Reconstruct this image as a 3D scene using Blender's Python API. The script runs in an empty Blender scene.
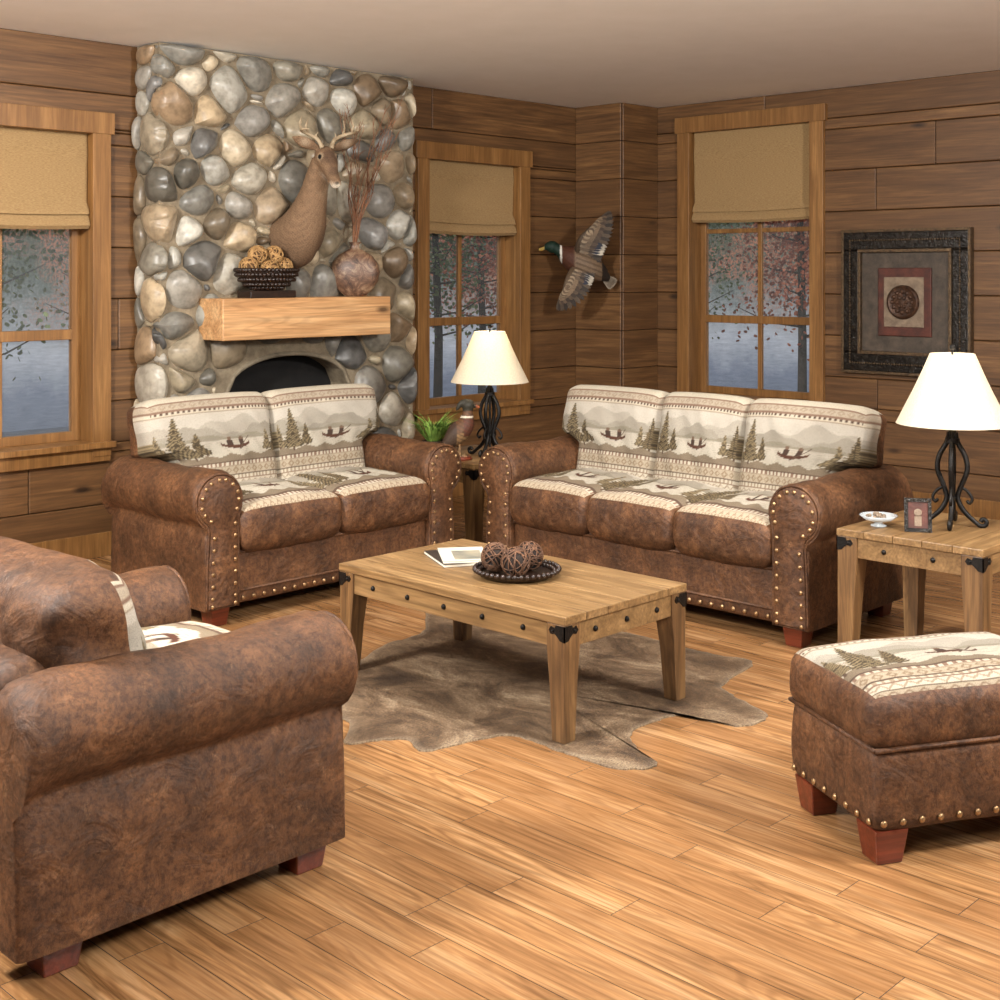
import bpy, bmesh, math, random
import numpy as np
from mathutils import Vector, Matrix, Euler
random.seed(7); np.random.seed(7)
C = bpy.context.scene.collection
R = math.radians
F, HC, HZ = 1313.0, 1.65, 275.0
FW = (.717, .697); RT = (.697, -.717)
def G(px, py, z=0.0):
    t = F*(HC-z)/(py-HZ); u = (px-500)/F*t
    return (FW[0]*t+RT[0]*u, FW[1]*t+RT[1]*u)
def lin(c):
    return tuple(((v/255)/12.92 if v/255 <= .04045 else ((v/255+.055)/1.055)**2.4) for v in c)
# ---------------------------------------------------------------- materials
class NT:
    def __init__(s, name):
        s.m = bpy.data.materials.new(name); s.m.use_nodes = True
        s.t = s.m.node_tree; s.n = s.t.nodes; s.n.clear()
        s.out = s.n.new('ShaderNodeOutputMaterial'); s.p = s.n.new('ShaderNodeBsdfPrincipled')
        s.l(s.p.outputs[0], s.out.inputs[0])
        s.tc = s.n.new('ShaderNodeTexCoord')
    def l(s, a, b): s.t.links.new(a, b)
    def mapn(s, sc=(1,1,1), off=None):
        m = s.n.new('ShaderNodeMapping'); m.inputs['Scale'].default_value = sc
        s.l(s.tc.outputs['Object'], m.inputs[0])
        if off is not None:
            mul = s.n.new('ShaderNodeVectorMath'); mul.operation = 'SCALE'; mul.inputs[0].default_value = (7.3, 11.1, 5.7)
            s.l(off, mul.inputs['Scale']); s.l(mul.outputs[0], m.inputs['Location'])
        return m.outputs[0]
    def noise(s, vec, scale=5, detail=4, rough=.6, dist=0):
        n = s.n.new('ShaderNodeTexNoise'); n.inputs['Scale'].default_value = scale
        n.inputs['Detail'].default_value = detail; n.inputs['Roughness'].default_value = rough
        n.inputs['Distortion'].default_value = dist
        s.l(vec, n.inputs['Vector']); return n.outputs[0]
    def math(s, op, a, b=0.0):
        m = s.n.new('ShaderNodeMath'); m.operation = op
        for k, v in ((0, a), (1, b)):
            if isinstance(v, (int, float)): m.inputs[k].default_value = v
            else: s.l(v, m.inputs[k])
        return m.outputs[0]
    def ramp(s, fac, stops):
        r = s.n.new('ShaderNodeValToRGB'); e = r.color_ramp.elements
        while len(e) < len(stops): e.new(.5)
        for i, (p, c) in enumerate(stops):
            e[i].position = p; e[i].color = (*lin(c), 1)
        s.l(fac, r.inputs[0]); return r.outputs[0]
    def mix(s, a, b, fac, mode='MIX'):
        m = s.n.new('ShaderNodeMix'); m.data_type = 'RGBA'; m.blend_type = mode
        for k, v in ((6, a), (7, b), (0, fac)):
            if isinstance(v, (int, float)): m.inputs[k].default_value = v
            elif isinstance(v, tuple): m.inputs[k].default_value = (*lin(v), 1)
            else: s.l(v, m.inputs[k])
        return m.outputs[2]
    def bump(s, h, st=.3, d=.01, prev=None):
        b = s.n.new('ShaderNodeBump'); b.inputs['Strength'].default_value = st; b.inputs['Distance'].default_value = d
        s.l(h, b.inputs['Height'])
        if prev is not None: s.l(prev, b.inputs['Normal'])
        s.l(b.outputs[0], s.p.inputs['Normal']); return b.outputs[0]
    def fin(s, col, rough=.5, metal=0, spec=None):
        if isinstance(col, tuple): s.p.inputs['Base Color'].default_value = (*lin(col), 1)
        else: s.l(col, s.p.inputs['Base Color'])
        s.p.inputs['Roughness'].default_value = rough; s.p.inputs['Metallic'].default_value = metal
        if spec is not None: s.p.inputs['Specular IOR Level'].default_value = spec
        return s.m
def simple(name, c1, c2, scale=6, sc=(1,1,1), rough=.5, metal=0, bump=.2, bscale=None, spec=None):
    s = NT(name); v = s.mapn(sc); n = s.noise(v, scale)
    col = s.ramp(n, [(.3, c1), (.7, c2)])
    if bump: s.bump(s.noise(v, bscale or scale*4), bump, .005)
    return s.fin(col, rough, metal, spec)
def wood(name, c1, c2, c3, axis=0, rough=.45, dens=1.0, isl=True, bump=.15, knots=False, var=.45, fine=.45, cath=0.0, cs=(6,.9), freq=95.0, spec=.5):
    s = NT(name)
    g = s.n.new('ShaderNodeNewGeometry'); ri = g.outputs['Random Per Island']
    st = [14*dens]*3; st[axis] = 1.1*dens
    v = s.mapn(tuple(st), ri if isl else None)
    n = s.noise(v, 1.3, 5, .65, .7)
    col = s.ramp(n, [(.28, c1), (.5, c2), (.7, c3)])
    st2 = [90*dens]*3; st2[axis] = 3*dens
    n2 = s.noise(s.mapn(tuple(st2), ri), 1.0, 3, .6)
    col = s.mix(col, s.ramp(n2, [(.3, (120,112,104)), (.65, (255,255,255))]), fine, 'MULTIPLY')
    if cath:
        st3 = [cs[0]]*3; st3[axis] = cs[1]
        n3 = s.noise(s.mapn(tuple(st3), ri), 1.0, 1, .4, .3)
        sn = s.math('MULTIPLY_ADD', s.math('SINE', s.math('MULTIPLY', n3, freq)), .5); sn.node.inputs[2].default_value = .5
        col = s.mix(col, s.ramp(sn, [(.0, (120,92,68)), (.45, (255,255,255))]), cath, 'MULTIPLY')
    if isl:
        mr = s.n.new('ShaderNodeMapRange'); mr.inputs['To Min'].default_value = .0; mr.inputs['To Max'].default_value = var
        s.l(ri, mr.inputs[0]); col = s.mix(col, c1, mr.outputs[0])
    if knots:
        k = [6.0]*3; k[axis] = 2.2
        vo = s.n.new('ShaderNodeTexVoronoi'); vo.inputs['Scale'].default_value = .7
        s.l(s.mapn(tuple(k), ri), vo.inputs['Vector'])
        col = s.mix(col, s.ramp(vo.outputs['Distance'], [(.04, (60,34,18)), (.12, (255,255,255))]), .8, 'MULTIPLY')
    s.bump(n2, bump, .004)
    return s.fin(col, rough, 0, spec)
M = {}
WC = ((84,57,32), (114,80,47), (140,102,62))
M['wallwood'] = wood('wall_wood', *WC, 0, .5, .8, knots=True, cath=.16, cs=(7,.35), fine=.6, var=.5)
M['wallwoodY'] = wood('wall_wood_side', *WC, 1, .5, .8, knots=True, cath=.16, cs=(7,.35), fine=.6, var=.5)
M['groove'] = simple('dark_groove', (22,12,7), (34,20,12), 8, rough=.9)
M['trim'] = wood('trim_wood', (112,76,38), (144,102,56), (172,128,76), 2, .45, 1, isl=True)
M['mantel'] = wood('mantel_wood', (176,126,80), (206,158,108), (228,186,136), 0, .5, .6, isl=False, knots=True, cath=.2, cs=(9,.6))
M['floor'] = wood('oak_floor', (124,86,52), (172,128,84), (202,162,118), 1, .24, .8, var=.55, fine=.65, cath=.30, cs=(11,1.1), freq=70.0)
M['table'] = wood('table_wood', (104,78,48), (144,112,72), (176,142,98), 0, .4, 1, fine=.6, cath=.3, cs=(9,.8))
M['tableleg'] = wood('table_leg_wood', (76,52,30), (112,82,50), (142,108,68), 2, .45, 1, isl=False, cath=.25, cs=(9,.8))
M['foot'] = wood('foot_wood', (70,26,15), (100,42,24), (124,56,34), 0, .3, 1, isl=False)
def leather():
    s = NT('brown_leather'); v = s.mapn()
    a = s.ramp(s.noise(v, 5, 6, .7, .3), [(.30, (60,38,22)), (.5, (88,57,34)), (.70, (116,78,48))])
    b = s.ramp(s.noise(v, 50, 6, .85), [(.42, (130,112,98)), (.56, (255,255,255))])
    col = s.mix(a, b, .7, 'MULTIPLY')
    sc = s.ramp(s.noise(v, 20, 9, .9, .3), [(.55, (0,0,0)), (.68, (255,255,255))])
    f = s.mix((0,0,0), sc, .4)
    col = s.mix(col, (164,124,88), f)
    n1 = s.bump(s.noise(v, 9, 3, .6, 1.2), .35, .03); s.bump(s.noise(v, 75, 6, .85), .6, .004, n1); return s.fin(col, .56, 0, .35)
M['leather'] = leather()
def colmat(name, rough=.9, bump=.4, bs=260, tint=.5, em=0, spec=.3):
    s = NT(name); a = s.n.new('ShaderNodeVertexColor'); a.layer_name = 'Col'
    v = s.mapn(); n = s.noise(v, bs, 2)
    col = s.mix(a.outputs[0], s.ramp(n, [(.3, (150,145,140)), (.6, (255,255,255))]), tint, 'MULTIPLY')
    s.bump(n, bump, .003); return s.fin(col, rough, 0, spec)
M['tapestry'] = colmat('woven_tapestry', .95, .5, 320, .45, spec=.12)
M['stone'] = colmat('river_stone', .38, .4, 18, .6, spec=.5)
M['fur'] = colmat('fur', .85, .9, 150, .6)
M['feather'] = colmat('feather', .6, .3, 90, .4)
M['mortar'] = simple('mortar', (104,92,74), (138,124,102), 20, rough=.95, bump=.6)
M['soot'] = simple('soot', (6,5,5), (18,15,13), 10, rough=.95)
M['archstone'] = simple('arch_stone', (96,86,70), (130,118,98), 14, rough=.85, bump=.7)
M['iron'] = simple('wrought_iron', (14,12,11), (34,30,27), 40, rough=.45, metal=.6, bump=.4)
M['brass'] = simple('antique_brass', (120,92,64), (180,148,108), 60, rough=.35, metal=.85, bump=.1)
M['plaster'] = simple('ceiling_plaster', (246,245,242), (250,249,247), 4, rough=.95, bump=.1)
M['linen'] = simple('roman_linen', (136,108,70), (172,142,98), 60, (1,1,6), rough=.95, bump=.6, bscale=200)
M['frame'] = simple('carved_dark_frame', (10,9,9), (50,44,38), 26, rough=.22, metal=.35, bump=1.0, bscale=50)
M['rim'] = simple('bronze_rim', (60,48,36), (116,94,68), 50, rough=.3, metal=.6, bump=.6)
M['mat_board'] = simple('slate_mat', (50,42,34), (84,72,60), 16, rough=.55, bump=.6)
M['rust'] = simple('rust_panel', (54,24,16), (92,44,30), 14, rough=.6, bump=.5)
M['tan'] = simple('tan_panel', (104,88,72), (138,120,100), 20, rough=.7, bump=.5)
M['medal'] = simple('bronze_medallion', (44,28,20), (92,64,46), 30, rough=.4, metal=.4, bump=.6)
M['darkbead'] = simple('dark_beads', (20,12,9), (48,30,20), 40, rough=.35, bump=.3)
M['antler'] = simple('antler', (112,92,68), (186,168,138), 12, rough=.6)
M['twig'] = simple('dry_twig', (92,58,38), (146,100,70), 20, rough=.8)
M['twigdark'] = simple('brown_twig', (56,34,22), (112,76,50), 30, rough=.7)
M['twiggold'] = simple('golden_twig', (128,92,50), (190,150,96), 30, rough=.7)
M['core'] = simple('ball_core', (20,12,8), (40,25,16), 30, rough=.9)
M['coregold'] = simple('golden_ball_core', (62,40,20), (98,68,36), 30, rough=.9)
M['green'] = simple('leaf_green', (60,92,30), (130,160,70), 20, rough=.6)
M['pot'] = simple('dark_pot', (40,28,20), (70,50,34), 12, rough=.6)
M['bulb'] = simple('socket', (180,160,110), (200,180,130), 12, rough=.4, metal=.5)
M['paper'] = simple('magazine_cover', (176,172,160), (206,202,190), 14, rough=.5, bump=0)
M['paper2'] = simple('magazine_picture', (96,100,96), (160,150,128), 9, rough=.4, bump=0)
M['pages'] = simple('page_edges', (214,206,186), (236,230,214), 80, (1,1,20), rough=.8)
M['darkcover'] = simple('dark_book_cover', (30,24,22), (56,46,40), 14, rough=.5)
def cow():
    s = NT('cowhide'); a = s.n.new('ShaderNodeVertexColor'); a.layer_name = 'Col'; v = s.mapn((2.6,1.6,1))
    col = s.ramp(s.noise(v, 1.8, 8, .75, .6), [(.36, (66,50,36)), (.46, (104,82,60)), (.54, (136,112,86)), (.66, (184,162,132))])
    f = s.noise(s.mapn((110,160,1)), 1, 4, .75, .2)
    col = s.mix(col, (200,182,154), a.outputs[0])
    col = s.mix(col, s.ramp(f, [(.38, (106,92,80)), (.6, (255,255,255))]), .75, 'MULTIPLY')
    s.bump(f, 1.0, .008); m = s.fin(col, .48, 0, .4); return m
M['cowhide'] = cow()
def vasem():
    s = NT('mottled_vase'); v = s.mapn()
    col = s.ramp(s.noise(v, 12, 5, .7, 1), [(.35, (52,34,26)), (.5, (100,72,54)), (.68, (150,126,100))])
    return s.fin(col, .45)
M['vase'] = vasem()
def shadem():
    s = NT('lamp_shade_cloth'); v = s.mapn((1,1,1))
    n = s.noise(v, 120, 2); col = s.ramp(n, [(.3, (226,214,190)), (.7, (240,230,208))])
    tr = s.n.new('ShaderNodeBsdfTranslucent'); s.l(col, tr.inputs[0]); s.fin(col, .9)
    mx = s.n.new('ShaderNodeMixShader'); mx.inputs[0].default_value = .4
    s.l(s.p.outputs[0], mx.inputs[1]); s.l(tr.outputs[0], mx.inputs[2]); s.l(mx.outputs[0], s.out.inputs[0]); return s.m
M['shade'] = shadem()
def glassm(name, fac):
    s = NT(name); tr = s.n.new('ShaderNodeBsdfTransparent'); s.fin((220,230,235), .03, 0, 1)
    n = s.noise(s.mapn(), 3); s.bump(n, .02, .01)
    mx = s.n.new('ShaderNodeMixShader'); mx.inputs[0].default_value = fac
    s.l(tr.outputs[0], mx.inputs[1]); s.l(s.p.outputs[0], mx.inputs[2]); s.l(mx.outputs[0], s.out.inputs[0]); return s.m
M['pane'] = glassm('window_pane_glass', .04); M['dish'] = glassm('clear_dish_glass', .45)
def backdrop():
    s = NT('misty_forest'); v = s.mapn()
    sp = s.n.new('ShaderNodeSeparateXYZ'); s.l(s.tc.outputs['Object'], sp.inputs[0])
    mr = s.n.new('ShaderNodeMapRange'); mr.inputs['From Min'].default_value = .0; mr.inputs['From Max'].default_value = 3.4
    n = s.noise(s.mapn((1.6,1.6,.8)), 1.3, 6, .7)
    ad = s.n.new('ShaderNodeMath'); ad.operation = 'MULTIPLY_ADD'; ad.inputs[1].default_value = .8
    s.l(n, ad.inputs[0]); s.l(sp.outputs[2], ad.inputs[2]); s.l(ad.outputs[0], mr.inputs[0])
    col = s.ramp(mr.outputs[0], [(0, (86,94,108)), (.20, (108,116,132)), (.34, (160,164,172)), (.46, (142,146,148)), (.60, (98,106,96)), (.8, (78,86,70)), (1, (130,138,134))])
    rip = s.ramp(s.noise(s.mapn((3,3,20)), 2, 5, .7), [(.35, (176,180,186)), (.65, (255,255,255))]); col = s.mix(col, rip, .5, 'MULTIPLY')
    sm = s.noise(s.mapn((7,7,5)), 4, 8, .85)
    col2 = s.mix(col, s.ramp(sm, [(.42, (76,84,74)), (.58, (255,255,255))]), .7, 'MULTIPLY')
    hm = s.ramp(mr.outputs[0], [(.36,(0,0,0)), (.60,(255,255,255))]); col = s.mix(col, col2, hm)
    rd = s.noise(s.mapn((1,1,1)), .9, 3, .6); msk = s.ramp(rd, [(.46,(0,0,0)), (.54,(255,255,255))])
    fm = s.mix(msk, hm, 1.0, 'MULTIPLY')
    fm = s.mix(fm, s.ramp(s.noise(s.mapn((9,9,8)), 4, 6, .8), [(.47,(0,0,0)), (.55,(220,220,220))]), 1.0, 'MULTIPLY')
    col = s.mix(col, (168,104,80), fm)
    s.fin(col, 1); s.l(col, s.p.inputs['Emission Color']); s.p.inputs['Emission Strength'].default_value = .85; return s.m
M['backdrop'] = backdrop()
M['ground'] = simple('outdoor_ground', (96,104,118), (128,136,152), 4, (1,6,1), rough=.95)
M['bark'] = simple('bark', (60,54,48), (98,88,78), 12, rough=.9)
for k, a, b in (('leaf_red', (164,84,64), (224,146,112)), ('leaf_dark', (92,112,70), (150,162,112)), ('leaf_gold', (170,144,88), (212,184,126))):
    M[k] = simple(k, a, b, 5, rough=.8, bump=0)
# ---------------------------------------------------------------- mesh helpers
class MB:
    def __init__(s): s.v = []; s.f = []; s.mi = []
    def add(s, vs, fs, mi=0):
        o = len(s.v); s.v += [tuple(v) for v in vs]; s.f += [tuple(i+o for i in f) for f in fs]; s.mi += [mi]*len(fs); return s
    def box(s, x0, x1, y0, y1, z0, z1, mi=0, mat=None):
        vs = [Vector((x, y, z)) for z in (z0, z1) for y in (y0, y1) for x in (x0, x1)]
        if mat: vs = [mat @ v for v in vs]
        return s.add(vs, [(0,2,3,1), (4,5,7,6), (0,1,5,4), (2,6,7,3), (0,4,6,2), (1,3,7,5)], mi)
    def rings(s, rg, cap=True, mi=0, close=True):
        n = len(rg[0]); o = [v for r in rg for v in r]; fs = []
        for i in range(len(rg)-1):
            for j in range(n if close else n-1):
                k = (j+1) % n; fs.append((i*n+j, i*n+k, (i+1)*n+k, (i+1)*n+j))
        if cap: fs += [tuple(range(n))[::-1], tuple((len(rg)-1)*n+j for j in range(n))]
        return s.add(o, fs, mi)
    def tube(s, pts, rad, n=8, mi=0, flat=1.0, up=None):
        pts = [Vector(p) for p in pts]; rg = []; nn = None
        if not hasattr(rad, '__len__'): rad = [rad]*len(pts)
        for i, p in enumerate(pts):
            t = (pts[min(i+1, len(pts)-1)]-pts[max(i-1, 0)]).normalized()
            if nn is None:
                ref = Vector(up) if up else (Vector((0,0,1)) if abs(t.z) < .9 else Vector((1,0,0)))
                nn = (ref-t*ref.dot(t)).normalized()
            else:
                nn = (nn-t*nn.dot(t)); nn = nn.normalized() if nn.length > 1e-6 else t.orthogonal().normalized()
            b = t.cross(nn)
            rg.append([p+rad[i]*(nn*math.cos(a)+b*flat*math.sin(a)) for a in [2*math.pi*k/n for k in range(n)]])
        return s.rings(rg, True, mi)
    def limb(s, pr, n=14, k=5, flat=1.0, up=None):
        P = cr(pr, k); return s.tube([p[:3] for p in P], [p[3] for p in P], n, 0, flat, up)
    def lathe(s, prof, c=(0,0,0), n=32, sx=1, sy=1, mi=0, cap=True):
        return s.rings([[(c[0]+r*sx*math.cos(2*math.pi*k/n), c[1]+r*sy*math.sin(2*math.pi*k/n), c[2]+z) for k in range(n)] for r, z in prof], cap, mi)
    def ball(s, c, r, n=12, m=8, sc=(1,1,1), mi=0):
        return s.rings([[(c[0]+sc[0]*r*math.sin(t)*math.cos(2*math.pi*k/n), c[1]+sc[1]*r*math.sin(t)*math.sin(2*math.pi*k/n), c[2]-sc[2]*r*math.cos(t)) for k in range(n)] for t in [math.pi*(.02+.96*i/m) for i in range(m+1)]], True, mi)
    def leaf(s, p, d, side, L, w, mi=0, th=0.0):
        p = Vector(p); d = Vector(d).normalized(); side = Vector(side); side = (side-d*side.dot(d)).normalized()
        nrm = d.cross(side)*th
        o = [(0,.35), (.25,.9), (.6,1), (.88,.75), (1,0)]
        top = [p+d*L*a+side*w*b/2 for a, b in o]; bot = [p+d*L*a-side*w*b/2 for a, b in o[:-1]]
        pl = top+bot[::-1]
        if th: return s.rings([[q-nrm for q in pl], [q+nrm for q in pl]], True, mi)
        return s.add(pl, [tuple(range(len(pl)))], mi)
    def build(s, name, mats, parent=None, bevel=0, smooth=None, loc=None, seg=2, recalc=True):
        me = bpy.data.meshes.new(name); me.from_pydata(s.v, [], s.f)
        if not isinstance(mats, (list, tuple)): mats = [mats]
        for m in mats: me.materials.append(m)
        if len(mats) > 1: me.polygons.foreach_set('material_index', s.mi)
        if recalc:
            b = bmesh.new(); b.from_mesh(me); bmesh.ops.recalc_face_normals(b, faces=b.faces); b.to_mesh(me); b.free()
        if smooth is not None:
            me.polygons.foreach_set('use_smooth', [True]*len(me.polygons))
            if smooth < 180: me.set_sharp_from_angle(angle=R(smooth))
        me.update()
        o = bpy.data.objects.new(name, me); C.objects.link(o); o.parent = parent
        if loc: o.location = loc
        if bevel:
            m = o.modifiers.new('bevel', 'BEVEL'); m.width = bevel; m.segments = seg; m.limit_method = 'ANGLE'; m.angle_limit = R(35)
        return o
def cr(P, k=5):
    out = []; n = len(P)
    for i in range(n-1):
        a, b, c, d = P[max(i-1,0)], P[i], P[i+1], P[min(i+2,n-1)]
        for j in range(k):
            t = j/k
            out.append(tuple(.5*(2*b[q]+(c[q]-a[q])*t+(2*a[q]-5*b[q]+4*c[q]-d[q])*t*t+(3*b[q]-a[q]-3*c[q]+d[q])*t**3) for q in range(len(b))))
    out.append(tuple(P[-1])); return out
def thing(name, label, cat, loc=(0,0,0), rz=0, group=None):
    o = bpy.data.objects.new(name, None); C.objects.link(o); o.location = loc; o.rotation_euler = (0,0,rz)
    o.empty_display_size = .1; return tag(o, label, cat, group)
def tag(o, label, cat, group=None):
    o['label'] = label; o['category'] = cat
    if group: o['group'] = group
    return o
def struct(o): o['kind'] = 'structure'; return o
def setcol(me, c):
    c = np.clip(np.asarray(c, float)/255.0, 0, 1); c = np.where(c <= .04045, c/12.92, ((c+.055)/1.055)**2.4)
    at = me.color_attributes.get('Col') or me.color_attributes.new('Col', 'FLOAT_COLOR', 'POINT')
    at.data.foreach_set('color', np.hstack([c, np.ones((len(c),1))]).ravel())
def paint(me, fn):
    n = len(me.vertices); co = np.empty(n*3); me.vertices.foreach_get('co', co); setcol(me, fn(co.reshape(-1,3)))
def remesh(o, vox, it=4, fn=None):
    m = o.modifiers.new('r', 'REMESH'); m.mode = 'VOXEL'; m.voxel_size = vox
    s = o.modifiers.new('s', 'SMOOTH'); s.iterations = it; s.factor = .5
    bpy.context.view_layer.update(); dg = bpy.context.evaluated_depsgraph_get()
    me = bpy.data.meshes.new_from_object(o.evaluated_get(dg)); mats = list(o.data.materials)
    o.modifiers.clear(); o.data = me
    if not me.materials:
        for q in mats: me.materials.append(q)
    me.polygons.foreach_set('use_smooth', [True]*len(me.polygons))
    if fn: paint(me, fn)
    return o
def blend(base, col, w): return base*(1-w[:,None])+np.array(col, float)[None,:]*w[:,None]
def sph(co, c, r, soft=.02): return np.clip((r-np.linalg.norm(co-np.array(c), axis=1))/soft+.5, 0, 1)

# ---------------------------------------------------------------- tapestry
def tapestry(u, v, ph=0.0):
    CR0 = (196,186,166)
    n = len(u); CRM = CR0; c = np.tile(np.array(CR0, float), (n,1))
    def put(mask, col): c[mask] = col
    def geo(v0, v1, bg, fg, k, kind=0):
        m = (v >= v0) & (v < v1); put(m, bg); s = (v-v0)/(v1-v0); x = (u*k) % 1
        if kind == 0: put(m & (np.abs(x-.5)+np.abs(s-.5) < .44), fg); put(m & (np.abs(x-.5)+np.abs(s-.5) < .2), bg)
        elif kind == 1: put(m & (np.abs(s-.5-.6*(np.abs(x-.5)-.25)*2) < .16), fg)
        elif kind == 3: put(m, fg)
        else: put(m & (np.abs(x-.5) < .24) & (np.abs(s-.5) < .34), fg)
    DB, TN, RU = (92,74,62), (156,140,120), (132,106,90)
    geo(.965, 1.3, CRM, TN, 18, 2); geo(.95,.965, CRM, RU, 1, 3); geo(.885, .95, (174,160,140), TN, 15, 0); geo(.87, .885, CRM, RU, 1, 3); geo(.84, .87, CRM, DB, 28, 2); geo(.825, .84, CRM, TN, 1, 3)
    m = (v >= .37) & (v < .825); put(m, (188,180,166))
    h1 = .72+.05*np.sin(u*8+1+ph)+.03*np.sin(u*21); put(m & (v < h1), (170,162,148))
    h2 = .66+.045*np.sin(u*11+3+ph)+.015*np.sin(u*37); put(m & (v < h2), (154,146,132))
    h3 = .60+.02*np.sin(u*17+ph); put(m & (v < h3), (140,132,116))
    lk = m & (v < .565); put(lk, (182,174,158)); put(lk & (np.abs(np.sin(v*150+np.sin(u*20))) < .25), (166,157,141))
    put(m & (v < .42+.012*np.sin(u*30)), (126,112,94))
    mt = (v >= .37) & (v < .93)
    def tree(uc, vb, h, w, col, col2):
        s = (v-vb)/h; tooth = ((1-s)*10+3*np.abs(u-uc)) % 1; ww = w*((1-s)*.8+.22*tooth*np.clip(1-s,0,1)**.5)*(1+.15*np.sin(s*110+uc*50)); k = (s > .07) & (s < 1) & (np.abs(u-uc) < ww)
        put(k & mt, col); put(k & mt & (np.sin(s*110+np.abs(u-uc)*200) > .2), col2); put(k & mt & (tooth < .10), (70,60,48)); put(mt & (s > 0) & (s <= .08) & (np.abs(u-uc) < .012), DB)
    A, B = (100,88,68), (138,122,94); A2, B2 = (80,70,54), (120,104,78)
    for t in ((.02,.42,.26,.07,A,B), (.28,.43,.22,.07,A2,B2), (.15,.39,.43,.11,A2,B), (.86,.43,.22,.06,A,B), (.97,.40,.35,.10,A2,B2)): tree(*t)
    uc = .56; d = (u-uc)/.12; bt = .475+.034*d**2; tp = .508+.028*np.abs(d)**3
    put(m & (np.abs(d) < 1) & (v > bt) & (v < tp), (84,54,42))
    for du in (-.05, .045):
        put(m & (np.abs(u-uc-du) < .020) & (v > .505) & (v < .555), (72,56,48)); put(m & ((u-uc-du)**2+(v-.568)**2 < .0003), (112,90,74))
    put(m & (np.abs((u-uc)-.07-(v-.53)*.9) < .006) & (v > .46) & (v < .59), DB)
    geo(.355, .37, DB, DB, 1, 3); geo(.325, .355, CRM, RU, 24, 2); geo(.315, .325, TN, TN, 2, 3)
    geo(.245, .315, (174,160,138), (142,122,100), 15, 0); geo(.235,.245, DB, DB, 1, 3); geo(.205,.235, CRM, TN, 26, 2); geo(.195,.205, RU, RU, 1, 3); geo(.145, .195, CRM, TN, 16, 1)
    geo(.135,.145, DB, DB, 1, 3); geo(.07, .135, (172,158,136), (138,118,98), 15, 0); geo(.06,.07, RU, RU, 1, 3); geo(-.3, .06, TN, CRM, 18, 2)
    return c*.90
def pillow(name, hx, hy, hz, r, puff, parent, loc, rot=(0,0,0), fabric=True, n=(96,90,10), warp=None, side=.0, wrap=(), ph=0.0, crump=.004, vm=(0.0,1.0), sk=.45, gain=1.0):
    nx, ny, nz = n; idx = {}; q = []; fs = []; fm = []
    def V(i, j, k):
        key = (i,j,k)
        if key not in idx: idx[key] = len(q); q.append(key)
        return idx[key]
    for k, m in ((0, 1), (nz, 0)):
        for i in range(nx):
            for j in range(ny):
                f = (V(i,j,k), V(i+1,j,k), V(i+1,j+1,k), V(i,j+1,k)); fs.append(f if k else f[::-1]); fm.append(m)
    half = nz*sk
    for j, fl in ((0, 0), (ny, 1)):
        for i in range(nx):
            for k in range(nz):
                f = (V(i,j,k), V(i+1,j,k), V(i+1,j,k+1), V(i,j,k+1)); fs.append(f[::-1] if fl else f); fm.append(0 if (fl and 'top' in wrap and k >= nz*.25) else 1)
    for i, fl in ((0, 1), (nx, 0)):
        for j in range(ny):
            for k in range(nz):
                f = (V(i,j,k), V(i,j+1,k), V(i,j+1,k+1), V(i,j,k+1)); fs.append(f[::-1] if fl else f); fm.append(0 if ('side' in wrap and k >= half) else 1)
    q = np.array(q, float)/np.array([nx,ny,nz])*2-1; h = np.array([hx,hy,hz]); p = q*h
    inner = np.clip(p, -(h-r), h-r); d = p-inner; L = np.linalg.norm(d, axis=1)[:,None]; p = inner+d/np.maximum(L, 1e-9)*r
    a, b, c_ = p[:,0]/hx, p[:,1]/hy, p[:,2]/hz
    w = np.clip(1-a**2,0,1)**.6*np.clip(1-b**2,0,1)**.6
    p[:,2] += np.sign(c_)*np.abs(c_)*puff*w+crump*(np.sin(a*7+b*3+ph)+.6*np.sin(b*11-a*4+ph*2)+.4*np.sin(a*17+b*9))*w
    e = np.clip(1-c_**2, 0, 1); p[:,0] += side*a*e+crump*.8*np.sin(b*9+c_*2+ph)*e*a; p[:,1] += side*b*e
    u = q[:,0]*.5+.5; v = q[:,1]*.5+.5
    if warp is not None: p = warp(p, q)
    me = bpy.data.meshes.new(name); me.from_pydata(p.tolist(), [], fs)
    me.materials.append(M['tapestry'] if fabric else M['leather']); me.materials.append(M['leather'])
    me.polygons.foreach_set('material_index', fm); me.polygons.foreach_set('use_smooth', [True]*len(fs)); me.update()
    if fabric: setcol(me, tapestry(u, vm[0]+v*vm[1], ph)*gain)
    o = bpy.data.objects.new(name, me); C.objects.link(o); o.parent = parent; o.location = loc; o.rotation_euler = rot
    return o
nb = MB(); nb.rings([[(r*math.cos(a), -y, r*math.sin(a)) for a in [2*math.pi*k/10 for k in range(10)]] for r, y in ((.0105,0), (.0098,.0035), (.007,.006), (.003,.0075))])
nail_mesh = nb.build('nailhead', M['brass'], smooth=180); NAIL = nail_mesh.data; bpy.data.objects.remove(nail_mesh)
def nail(parent, loc, rot=(0,0,0)):
    o = bpy.data.objects.new('nailhead', NAIL); C.objects.link(o); o.parent = parent; o.location = loc; o.rotation_euler = rot; return o
def foot_mb(x, y, h=.10, k=1.0):
    b = MB(); b.rings([[(x+sx*w*k, y+sy*w*k, z) for sx, sy in ((-1,-1),(1,-1),(1,1),(-1,1))] for w, z in ((.040,0), (.053,h))]); return b
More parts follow.
